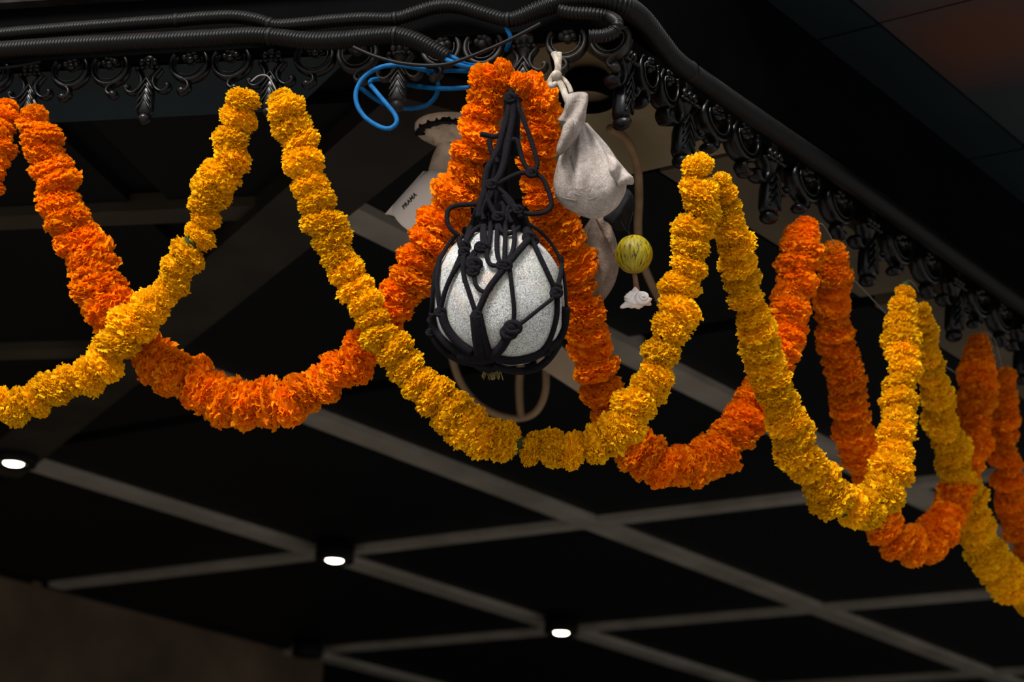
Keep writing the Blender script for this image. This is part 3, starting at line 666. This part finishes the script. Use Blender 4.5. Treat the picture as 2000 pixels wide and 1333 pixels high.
for rows, r in [
    ([(897, 460), (885, 452), (876, 440), (873, 425), (876, 410), (890, 402), (910, 400), (930, 399)], .0036),
    ([(990, 196), (1006, 194), (1017, 220), (1029, 251), (1040, 284), (1049, 314), (1047, 330), (1039, 339)], .0036),
    ([(992, 278), (1003, 272), (1011, 277), (1016, 295), (1021, 314), (1030, 330), (1039, 340)], .0036),
    ([(1039, 340), (1052, 343), (1062, 352), (1070, 370), (1076, 389), (1076, 404), (1066, 414), (1045, 418), (1024, 416), (1008, 406), (998, 392), (985, 378), (970, 366), (958, 360)], .0036),
    ([(1039, 340), (1022, 337), (1003, 343), (985, 352), (966, 361), (956, 362)], .0036),
    ([(996, 182), (995, 200), (992, 220), (986, 244), (980, 264), (973, 290), (962, 312), (952, 330), (948, 352), (946, 375), (938, 400), (934, 425)], .0050),
    ([(1000, 190), (1002, 215), (998, 250), (990, 290), (984, 320), (975, 345), (962, 362)], .0055),
    ([(938, 262), (950, 264), (963, 267), (975, 264), (984, 256)], .0042),
    ([(956, 272), (957, 285), (961, 298), (968, 310), (972, 318)], .0040),
    ([(946, 370), (955, 395), (965, 415), (975, 430)], .0040), ([(985, 380), (995, 398), (1008, 410), (1018, 425)], .0048),
    ([(998, 395), (992, 410), (988, 425), (987, 440)], .0038), ([(978, 395), (985, 408), (980, 425), (972, 436)], .0038),
    ([(955, 385), (946, 398), (940, 415), (945, 430)], .0040), ([(1010, 410), (1000, 412), (992, 420), (1000, 436)], .0036)]:
    rope(rows, r, air)
knot(1039, 338, .0085, air); knot(960, 361, .009, air); knot(973, 424, .009, air); knot(1012, 410, .008, air); knot(996, 192, .009, air)
# gathered netting above the gourd: a bunch of rope lengths twisted together
gb = MB(); rg = random.Random(9)
for k in range(13):
    a0 = rg.uniform(-1, 1); a1 = rg.uniform(-1, 1); ph = rg.uniform(0, 6)
    pts = [P(cx + wd * (a0 * (1 - t) + a1 * t) + 2.5 * math.sin(ph + t * 9), cy, 3.215 + .02 * math.sin(ph * 3 + t * 5))
           for t, cx, cy, wd in ((0, 998, 184, 7), (.15, 997, 220, 8), (.3, 992, 262, 9), (.45, 985, 300, 12), (.6, 978, 340, 18), (.75, 975, 380, 32), (.88, 976, 415, 48), (1, 975, 452, 62))]
    tube(gb, spline(pts, 5), .0046, 6)
tube(gb, spline([P(1001, 186, 3.24), P(1003, 240, 3.24), P(1001, 305, 3.24)], 6), .010, 8)
o = gb.obj('gathered_netting', M['rope'], net, loc=NL0); o.location = (0, 0, 0)
gb = MB(); c = on_gourd(938, 696, -.004); ball(gb, c, .03, 16, 10, rot=MR @ np.diag([1.15, .42, .5]))
ball(gb, on_gourd(905, 697, -.002), .016, 12, 8, rot=MR @ np.diag([1.3, .55, .5])); ball(gb, P(955, 716, ZP), .014, 12, 8, rot=MR @ np.diag([1.5, .7, .7]))
o = gb.obj('bottom_knot', M['rope'], net, loc=NL0); o.location = (0, 0, 0)
gb = MB()
for k in range(46):
    u = 945 + 32 * rg.random(); tube(gb, spline([P(955 + (u - 960) * .4, 714, ZP), P(u, 724, ZP - .004 + .01 * rg.random()), P(u + rg.uniform(-7, 7), 730 + 13 * rg.random(), ZP - .006 + .012 * rg.random())], 4), .0007, 5)
o = gb.obj('frayed_end', M['rope_fibre'], net, loc=NL0); o.location = (0, 0, 0); o['label'] = 'frayed straw coloured rope end'
tb = MB(); tube(tb, [P(997, 190, 3.22), P(1000, 165, 3.30), P(1010, 110, 3.32)], .0045, 8); o = tb.obj('hanging_cord', M['rope'], net, loc=NL0); o.location = (0, 0, 0)

# ================================================================== CLOTH BAGS
def hsh(a): return math.sin(a * 12.9898) * .5 + math.sin(a * 4.1414 + 1.3) * .5
def bag_body(rows, d, depth_scale=.85, nu=72, wr=.05, seed=0):
    """rows: v, left u, right u; a closed cloth belly with folds that run out from its neck"""
    rows = np.array(rows, float); sp = spline(rows, 8); V = []; n = len(sp)
    for j, (v, a, b) in enumerate(sp):
        t = j / (n - 1); cu = (a + b) / 2; hw = max((b - a) / 2, .5)
        for i in range(nu):
            th = 2 * math.pi * i / nu
            fold = wr * (1 - t) ** 1.3 * (math.sin(th * 7 + seed + 1.5 * t) + .6 * math.sin(th * 13 + seed * 2 - 2 * t)) + .012 * math.sin(th * 3 + t * 7 + seed) + .010 * math.sin(th * 5 - t * 11)
            x = math.cos(th) * hw * (1 + fold * .35); y = math.sin(th) * hw * depth_scale * (1 + fold)
            V.append(P(cu + x, v + .04 * hw * math.sin(th) , d + y * d / F))
    Fs = [(j * nu + i, j * nu + (i + 1) % nu, (j + 1) * nu + (i + 1) % nu, (j + 1) * nu + i) for j in range(n - 1) for i in range(nu)]
    Fs += [tuple(range(nu - 1, -1, -1)), tuple((n - 1) * nu + k for k in range(nu))]
    return MB().add(V, Fs)
def puff(outline, d, thick, rings=7, seed=0, dz=0.0, wr=.25):
    """a soft flap with a given outline, thick metres through the middle"""
    o = spline(np.array(outline + outline[:1], float), 5)[:-1]; c = o.mean(0); n = len(o); V = []; Fs = []
    prof = [(1, 0)] + [(1 - (k / rings) ** 1.2, math.sqrt(1 - (1 - k / rings) ** 2)) for k in range(1, rings)]
    layers = [(s, -h) for s, h in prof][::-1] + [(s, h) for s, h in prof[1:]]
    for s, h in layers:
        for k in range(n):
            q = c + (o[k] - c) * s; f = 1 + wr * math.sin(q[0] * .16 + q[1] * .09 + seed)
            V.append(P(q[0], q[1], d + h * thick * .5 * f + dz * (q[1] - c[1])))
    m = len(layers)
    for j in range(m - 1):
        for k in range(n): Fs.append((j * n + k, j * n + (k + 1) % n, (j + 1) * n + (k + 1) % n, (j + 1) * n + k))
    Fs += [tuple(range(n - 1, -1, -1)), tuple((m - 1) * n + k for k in range(n))]
    return MB().add(V, Fs)
ZB = 3.17; rootp = P(1125, 190, ZB)
bag = empty('cloth_bag', 'grey beige tied cloth bag hanging on the corner scroll', 'bag', rootp)
def part(mb, nm, m, root, smooth=True):
    loc = np.array(root.location); o = mb.obj(nm, m, root, smooth, loc=loc); o.location = (0, 0, 0); return o
part(bag_body([(240, 1120, 1146), (252, 1117, 1156), (270, 1109, 1172), (290, 1099, 1188), (310, 1091, 1201), (330, 1085, 1212), (350, 1081, 1220), (370, 1081, 1221), (388, 1087, 1215), (403, 1101, 1206), (415, 1120, 1193), (423, 1138, 1180), (428, 1155, 1166)], ZB, .8, wr=.21, seed=.7), 'bag_body', M['cloth'], bag)
part(puff([(1104, 186), (1125, 180), (1145, 181), (1149, 192), (1146, 214), (1142, 240), (1132, 262), (1116, 284), (1100, 300), (1090, 304), (1086, 293), (1092, 272), (1101, 252), (1095, 240), (1089, 234), (1098, 222), (1103, 205)], ZB - .034, .030, seed=1.0, wr=.35), 'folded_neck', M['cloth'], bag)
part(puff([(1100, 245), (1113, 232), (1122, 240), (1116, 268), (1100, 294), (1091, 303), (1087, 294), (1093, 272)], ZB - .052, .014, seed=2.2, wr=.3), 'turned_edge', M['cloth'], bag)
part(puff([(1186, 300), (1200, 306), (1216, 324), (1228, 338), (1237, 347), (1237, 360), (1224, 361), (1213, 361), (1206, 364), (1196, 352), (1184, 328)], ZB - .022, .040, seed=.3, wr=.3), 'corner_fold', M['cloth'], bag)
def bagsurf(u, v): return P(u, v, ZB - .8 * ZB / F * math.sqrt(max(4, 70 ** 2 * (1 - ((v - 350) / 82) ** 2 if v > 350 else 70 ** 2 * (1 - .55 * (350 - v) / 100) ** 2 / 70 ** 2) - (u - 1150) ** 2)))
mb = MB(); tube(mb, spline([bagsurf(u, v) + ray(u, v) * .0012 for u, v in ((1084, 378), (1100, 386), (1120, 391), (1142, 392), (1165, 386), (1186, 376), (1203, 364), (1213, 353))], 6), .0011, 6); part(mb, 'seam', M['seam'], bag)
mb = MB(); tube(mb, spline([bagsurf(u, v) + ray(u, v) * .0012 for u, v in ((1114, 305), (1120, 330), (1130, 358), (1142, 391))], 6), .0009, 6); part(mb, 'seam', M['seam'], bag)
mb = MB()
for rows, r in (([(1082, 104), (1088, 118), (1090, 135), (1086, 148), (1090, 158), (1098, 170), (1104, 186), (1110, 200)], .0052), ([(1092, 104), (1092, 120), (1088, 138), (1080, 148), (1074, 160), (1078, 168), (1088, 160), (1092, 150)], .0042), ([(1094, 150), (1104, 158), (1112, 170), (1116, 182)], .0035)):
    tube(mb, spline([P(u, v, 3.22 - .04 * (v - 104) / 90) for u, v in rows], 6), r, 8)
ball(mb, P(1087, 148, 3.195), .0085, 10, 7); part(mb, 'tie_strip', M['strap'], bag)
ZB2 = 3.40; bag2 = empty('cloth_bag', 'brown cloth bag half hidden behind the orange garland', 'bag', P(1170, 430, ZB2))
part(bag_body([(418, 1158, 1182), (432, 1150, 1186), (450, 1138, 1196), (475, 1126, 1204), (500, 1118, 1208), (525, 1115, 1208), (550, 1116, 1202), (570, 1122, 1192), (588, 1134, 1178), (600, 1148, 1164)], ZB2, .75, wr=.10, seed=2.0), 'bag_body', M['brown_cloth'], bag2)
part(puff([(1160, 420), (1176, 416), (1190, 430), (1198, 455), (1204, 482), (1202, 505), (1194, 492), (1184, 470), (1172, 448)], ZB2 - .045, .022, seed=1.4), 'gathered_fold', M['brown_cloth'], bag2)
mb = MB(); tube(mb, spline([P(1170, 430, ZB2), P(1166, 400, 3.4), P(1150, 330, 3.4), P(1120, 250, 3.4), P(1090, 170, 3.38), P(1075, 100, 3.37)], 6), .003, 8); part(mb, 'tie_strip', M['rope'], bag2)

# hanging charm: black cloth tuft, streaked gourd, stalk and a spiky shell on one cord
ZC = 3.27; charm = empty('hanging_charm', 'hanging charm of yellow streaked gourd above a spiky white shell', 'charm', P(1215, 350, ZC))
mb = puff([(1196, 375), (1212, 366), (1230, 372), (1240, 392), (1238, 415), (1228, 432), (1224, 446), (1214, 452), (1200, 448), (1188, 436), (1178, 428), (1186, 410), (1194, 392)], ZC + .03, .05, seed=3.0, wr=.35); part(mb, 'cloth_tuft', M['black_cloth'], charm)
mb = MB(); tube(mb, spline([P(1205, 420, ZC + .005), P(1220, 446, ZC), P(1230, 460, ZC), P(1238, 470, ZC)], 6), .0012, 6); tube(mb, spline([P(1237, 415, ZC), P(1228, 446, ZC), P(1233, 462, ZC)], 6), .0010, 6); part(mb, 'cord', M['rope'], charm)
gd = MB(); rr = 36.5 * ZC / F
V = []; nu, nv = 48, 26
for j in range(nv + 1):
    ph = math.pi * j / nv
    for i in range(nu):
        th = 2 * math.pi * i / nu; l = 1 + .018 * math.cos(th * 12) * math.sin(ph)
        V.append((math.sin(ph) * math.cos(th) * rr * l, math.sin(ph) * math.sin(th) * rr * l, math.cos(ph) * rr * 1.07 * (1 - .05 * math.exp(-9 * math.sin(ph) ** 2))))
gd.add(V, [(j * nu + i, j * nu + (i + 1) % nu, (j + 1) * nu + (i + 1) % nu, (j + 1) * nu + i) for j in range(nv) for i in range(nu)])
o = gd.obj('streaked_gourd', M['gourd'], charm); o.location = Vector(P(1238, 497, ZC)) - charm.location
mb = MB(); tube(mb, spline([P(1239, 534, ZC), P(1241, 546, ZC), P(1242, 556, ZC), P(1244, 568, ZC)], 5), np.interp(np.linspace(0, 1, 16), [0, .4, 1], [.0036, .0042, .0050]), 9); part(mb, 'stalk', M['stalk'], charm)
# shell: a turreted body whorl with knobs, spire to the right, canal to the lower left
def shell():
    mb = MB(); c = P(1242, 586, ZC); rgs = random.Random(3); k = ZC / F; nu, nv = 64, 40; V = []
    spikes = [((-.10, -1.0, -.25), .50, .20), ((.42, -.72, -.5), .26, .20), ((.80, -.45, -.2), .22, .18), ((1.0, .42, -.1), .52, .20), ((-1.0, .72, -.1), .62, .22), ((-.70, -.30, -.5), .20, .25), ((.15, -.15, -1), .26, .2), ((.55, .1, -.9), .26, .18), ((-.25, .3, -1), .18, .25), ((.35, .75, -.6), .16, .2), ((-.45, -.75, -.4), .18, .2)]
    for j in range(nv + 1):
        ph = math.pi * j / nv
        for i in range(nu):
            th = 2 * math.pi * i / nu
            q = np.array([math.sin(ph) * math.cos(th), -math.cos(ph), math.sin(ph) * math.sin(th)])
            r = 1.0
            for s, a, wd in spikes:
                s = unit(s); r += a * math.exp(-(1 - q @ s) / (wd * wd * .6))
            r += .05 * math.sin(9 * q[0] + 6 * q[1]) + .03 * math.sin(17 * q[1] - 8 * q[0])
            V.append(c + MR @ (q * np.array([23, 17.5, 18]) * r * k))
    mb.add(V, [(j * nu + i, j * nu + (i + 1) % nu, (j + 1) * nu + (i + 1) % nu, (j + 1) * nu + i) for j in range(nv) for i in range(nu)])
    sp = []; rad = []
    for t in np.linspace(0, 1, 40):                                   # coiled spire facing us
        a = t * 4.6 * math.pi; R = 13.5 * (1 - t) ** 1.0
        sp.append(c + MR @ (np.array([11 + R * math.cos(a) + 4 * t, -4 + R * .75 * math.sin(a) - 2 * t, -17 - 9 * t]) * k)); rad.append((5.2 * (1 - t) + 1.4) * k)
    tube(mb, sp, rad, 8)
    return mb
part(shell(), 'shell', M['shell'], charm)

# ================================================================== CEILING FITTINGS
# security camera on its stained round plate
pc = onz(884, 268, H - .045); cc = empty('security_camera', 'white bullet security camera on a stained round plate under the canopy', 'camera', pc)
mb = MB()
def disc(mb, c, rads, n=40):
    V = []; Fs = []
    for (r, z) in rads:
        for i in range(n):
            a = 2 * math.pi * i / n; V.append((c[0] + r * math.cos(a), c[1] + r * math.sin(a), c[2] + z))
    for j in range(len(rads) - 1):
        for i in range(n): Fs.append((j * n + i, j * n + (i + 1) % n, (j + 1) * n + (i + 1) % n, (j + 1) * n + i))
    Fs += [tuple(range(n - 1, -1, -1)), tuple((len(rads) - 1) * n + k for k in range(n))]
    return mb.add(V, Fs)
disc(mb, pc, [(.064, .045), (.064, .012), (.060, .006), (.046, .005), (.045, -.003), (.040, -.003), (.039, -.006), (.031, -.007), (.029, -.014), (.012, -.015)]); part(mb, 'mounting_plate', M['cctv_plate'], cc)
rgj = random.Random(2); ca = math.atan2(CAM[1] - pc[1], CAM[0] - pc[0]); V = []; nn = 46
for k in range(nn):                                                   # dried black sealant left on the near side of the plate
    a = ca + math.radians(-95 + 190 * k / (nn - 1)); ri = .049 + rgj.uniform(-.004, .004); ro = .0605 + rgj.uniform(-.0025, .002)
    for r in (ri, ro):
        for z in (.001, .013): V.append((pc[0] + r * math.cos(a), pc[1] + r * math.sin(a), pc[2] + z))
Fs = []
for k in range(nn - 1):
    b = 4 * k; Fs += [(b, b + 4, b + 6, b + 2), (b + 1, b + 3, b + 7, b + 5), (b, b + 1, b + 5, b + 4), (b + 2, b + 6, b + 7, b + 3)]
part(MB().add(V, Fs), 'sealant', M['black_cloth'], cc, False)
mb = MB(); ball(mb, pc + np.array([-.026, .022, .003]), (.006, .006, .003), 10, 6); part(mb, 'screw', M['tape'], cc)
za = H - .118; a0 = onz(874, 343, za); a1 = P(797, 428, dep(a0) + .05); ax = unit(a1 - a0)
mb = MB(); tube(mb, spline([pc + np.array([0, 0, -.01]), onz(866, 305, H - .075), a0 + ax * .03 + UP * .02], 6), .017, 14); part(mb, 'arm', M['cctv_plate'], cc)
side = unit(np.cross(ax, UP)); 
if (CAM - a0) @ side < 0: side = -side
L_ = np.linalg.norm(a1 - a0); up2 = np.cross(side, ax); up2 = up2 if up2[2] > 0 else -up2
mb = MB(); ts = [(0, .010), (.012, .026), (.03, .031), (.05, .034), (L_ - .003, .034), (L_, .033), (L_, .027), (L_ - .006, .025)]
tube(mb, [a0 + ax * t for t, _ in ts], [r for _, r in ts], 28); part(mb, 'housing', M['cctv'], cc)
V = []; n = 16; 
for t in (.03, L_ + .028):
    for r in (.0352, .0368):
        for i in range(n + 1):
            a = math.radians(62 + 120 * i / n); V.append(a0 + ax * t + side * (r * math.cos(a)) + up2 * (r * math.sin(a)))
m_ = n + 1; Fs = []
for i in range(n):
    Fs += [(i, i + 1, 2 * m_ + i + 1, 2 * m_ + i), (m_ + i + 1, m_ + i, 3 * m_ + i, 3 * m_ + i + 1), (i + 1, i, m_ + i, m_ + i + 1), (2 * m_ + i, 2 * m_ + i + 1, 3 * m_ + i + 1, 3 * m_ + i)]
Fs += [(0, 2 * m_, 3 * m_, m_), (n, m_ + n, 3 * m_ + n, 2 * m_ + n)]
part(MB().add(V, Fs), 'sun_visor', M['cctv'], cc)
mb = MB(); tube(mb, [a0 + ax * (L_ + .0285) + side * (.036 * math.cos(a)) + up2 * (.036 * math.sin(a)) for a in np.radians(np.linspace(62, 130, 8))], .0008, 6); part(mb, 'visor_edge', M['steel'], cc)
fc = bpy.data.curves.new('lettering', 'FONT'); fc.body = 'PRAMA'; fc.size = .0108; fc.extrude = .0002; fc.offset = .0003; fc.align_x = 'CENTER'; fc.align_y = 'CENTER'; fc.space_character = 1.05
fo = bpy.data.objects.new('lettering', fc); COL.objects.link(fo); fo.data.materials.append(M['lettering'])
vd_ = unit((CAM - a0) - ax * ((CAM - a0) @ ax)); vu_ = np.cross(vd_, ax); vu_ = vu_ if vu_[2] > 0 else -vu_
nrm = unit(vd_ * math.cos(math.radians(32)) + vu_ * math.sin(math.radians(32)))
xd = -ax; yd = unit(np.cross(nrm, xd)); pos = a0 + ax * (L_ * .62) + nrm * .0343
bpy.context.view_layer.update(); tm = bpy.data.meshes.new_from_object(fo); bpy.data.objects.remove(fo); fo = bpy.data.objects.new('lettering', tm); COL.objects.link(fo)
if not tm.materials: tm.materials.append(M['lettering'])
fo.parent = cc
fo.matrix_world = Matrix([[xd[i], yd[i], nrm[i], pos[i]] for i in range(3)] + [[0, 0, 0, 1]])
fo['label'] = 'dark lettering'
# downlights at the crossings of the ceiling strips
def downlight(u, v, label, lit=True):
    zb = H - .055; c = onz(u, v, zb); root = empty('downlight', label, 'light', c, 'downlights at the ceiling strip crossings')
    mb = MB(); disc(mb, c, [(.045, .06), (.060, .058), (.062, .012), (.060, 0.0), (.030, .002), (.027, .012)], 32); part(mb, 'housing', M['panel'], root)
    mb = MB(); disc(mb, c, [(.0262, .012), (.0262, .004), (.020, .0005), (.004, -.001)], 28); part(mb, 'lamp' if lit else 'lens', M['lamp'] if lit else M['tape'], root)
downlight(26, 909, 'lit round downlight where the hip beam ends, near the left edge')
downlight(653, 1098, 'lit round downlight at a strip crossing left of the picture middle, below the orange garland')
downlight(1096, 1239, 'lit round downlight at the strip crossing nearest the bottom edge')
downlight(600, 1283, 'unlit black downlight at the strip crossing beside the brown wall', False)
# black shade and bent cane fixture hanging further in
zs = 3.46; c = P(1146, 200, zs); sh = empty('lamp_shade', 'black round lamp shade behind the cloth bag at the corner', 'lamp', c)
mb = MB(); disc(mb, c, [(.012, .05), (.036, .045), (.043, .03), (.045, 0), (.041, .001), (.039, .02), (.03, .036), (.01, .04)], 40); part(mb, 'shade', M['fascia'], sh)
mb = MB(); disc(mb, c, [(.0385, .018), (.029, .035), (.01, .039)], 32); part(mb, 'reflector', M['olive'], sh)
mb = MB(); tube(mb, [c + UP * .045, c + UP * (H - c[2] + .01)], .008, 8); part(mb, 'rod', M['fascia'], sh)
fx = empty('cane_fixture', 'brown bent cane fixture with hoops hanging behind the garlands', 'fixture', P(1150, 300, 4.6))
for rows, r, d in (([(1190, 250), (1216, 266), (1236, 296), (1246, 335), (1248, 390), (1246, 440), (1248, 480), (1258, 520), (1275, 560), (1300, 610)], .0075, 0),
                   ([(880, 690), (896, 740), (925, 782), (965, 808), (1010, 818), (1045, 806), (1064, 770), (1066, 725), (1060, 690)], .0075, 4.5),
                   ([(1018, 700), (1014, 750), (1016, 800), (1020, 816)], .0080, 4.5)):
    mb = MB(); tube(mb, spline([P(u, v, d or 3.62 + .6 * (v - 250) / 360) for u, v in rows], 8), r, 10); part(mb, 'cane_arm', M['rattan'], fx)
mb = MB(); q = [P(u, v, 4.42) for u, v in ((1040, 650), (1072, 655), (1210, 775), (1195, 800), (1165, 790), (1050, 715))]
tk = MR @ np.array([0, 0, .02]); V = q + [p + tk for p in q]
part(mb.add(V, [tuple(range(6)), tuple(range(11, 5, -1))] + [(i, 6 + i, 6 + (i + 1) % 6, (i + 1) % 6) for i in range(6)]), 'board', M['board'], fx, False)

# white ties and a stray string
M['string'] = simple('pale cotton string', (.12, .115, .105), (.2, .19, .175), 90, .8, .1, 0)
gl = [o for o in bpy.data.objects if o.name.startswith('marigold_garland')]; gl.sort(key=lambda o: o.name)
def tie(root, rows, fn, r=.0012):
    mb = MB(); tube(mb, spline([fn(u, v) for u, v in rows], 6), r, 6); o = part(mb, 'tie_thread', M['string'], root); o['label'] = 'pale tie thread'
tie(gl[1], [(66, 196), (70, 204), (76, 210), (73, 224)], lambda u, v: onL(u, v, -.035), .002)
tie(gl[3], [(1596, 440), (1604, 437), (1612, 446), (1622, 462), (1630, 478)], lambda u, v: onR(u, v, -.04), .0008)
tie(gl[7], [(1766, 552), (1776, 548), (1786, 556), (1794, 570)], lambda u, v: onR(u, v, -.08), .0008)
tie(gl[4], [(1916, 648), (1930, 652), (1944, 668), (1958, 720)], lambda u, v: onR(u, v, -.04), .0008)
tie(gl[6], [(490, 160), (506, 148), (524, 150), (540, 178)], lambda u, v: onL(u, v, -.07), .0012)
mb = MB(); W = spline([onR(u, v, .0) for u, v in ((1640, 520), (1690, 570), (1745, 628), (1810, 690), (1890, 742), (1960, 770))], 8); tube(mb, W, .0012, 6)
tag(mb.obj('string', M['string'], loc=W[0]), 'pale string slung behind the right hand garlands', 'string')
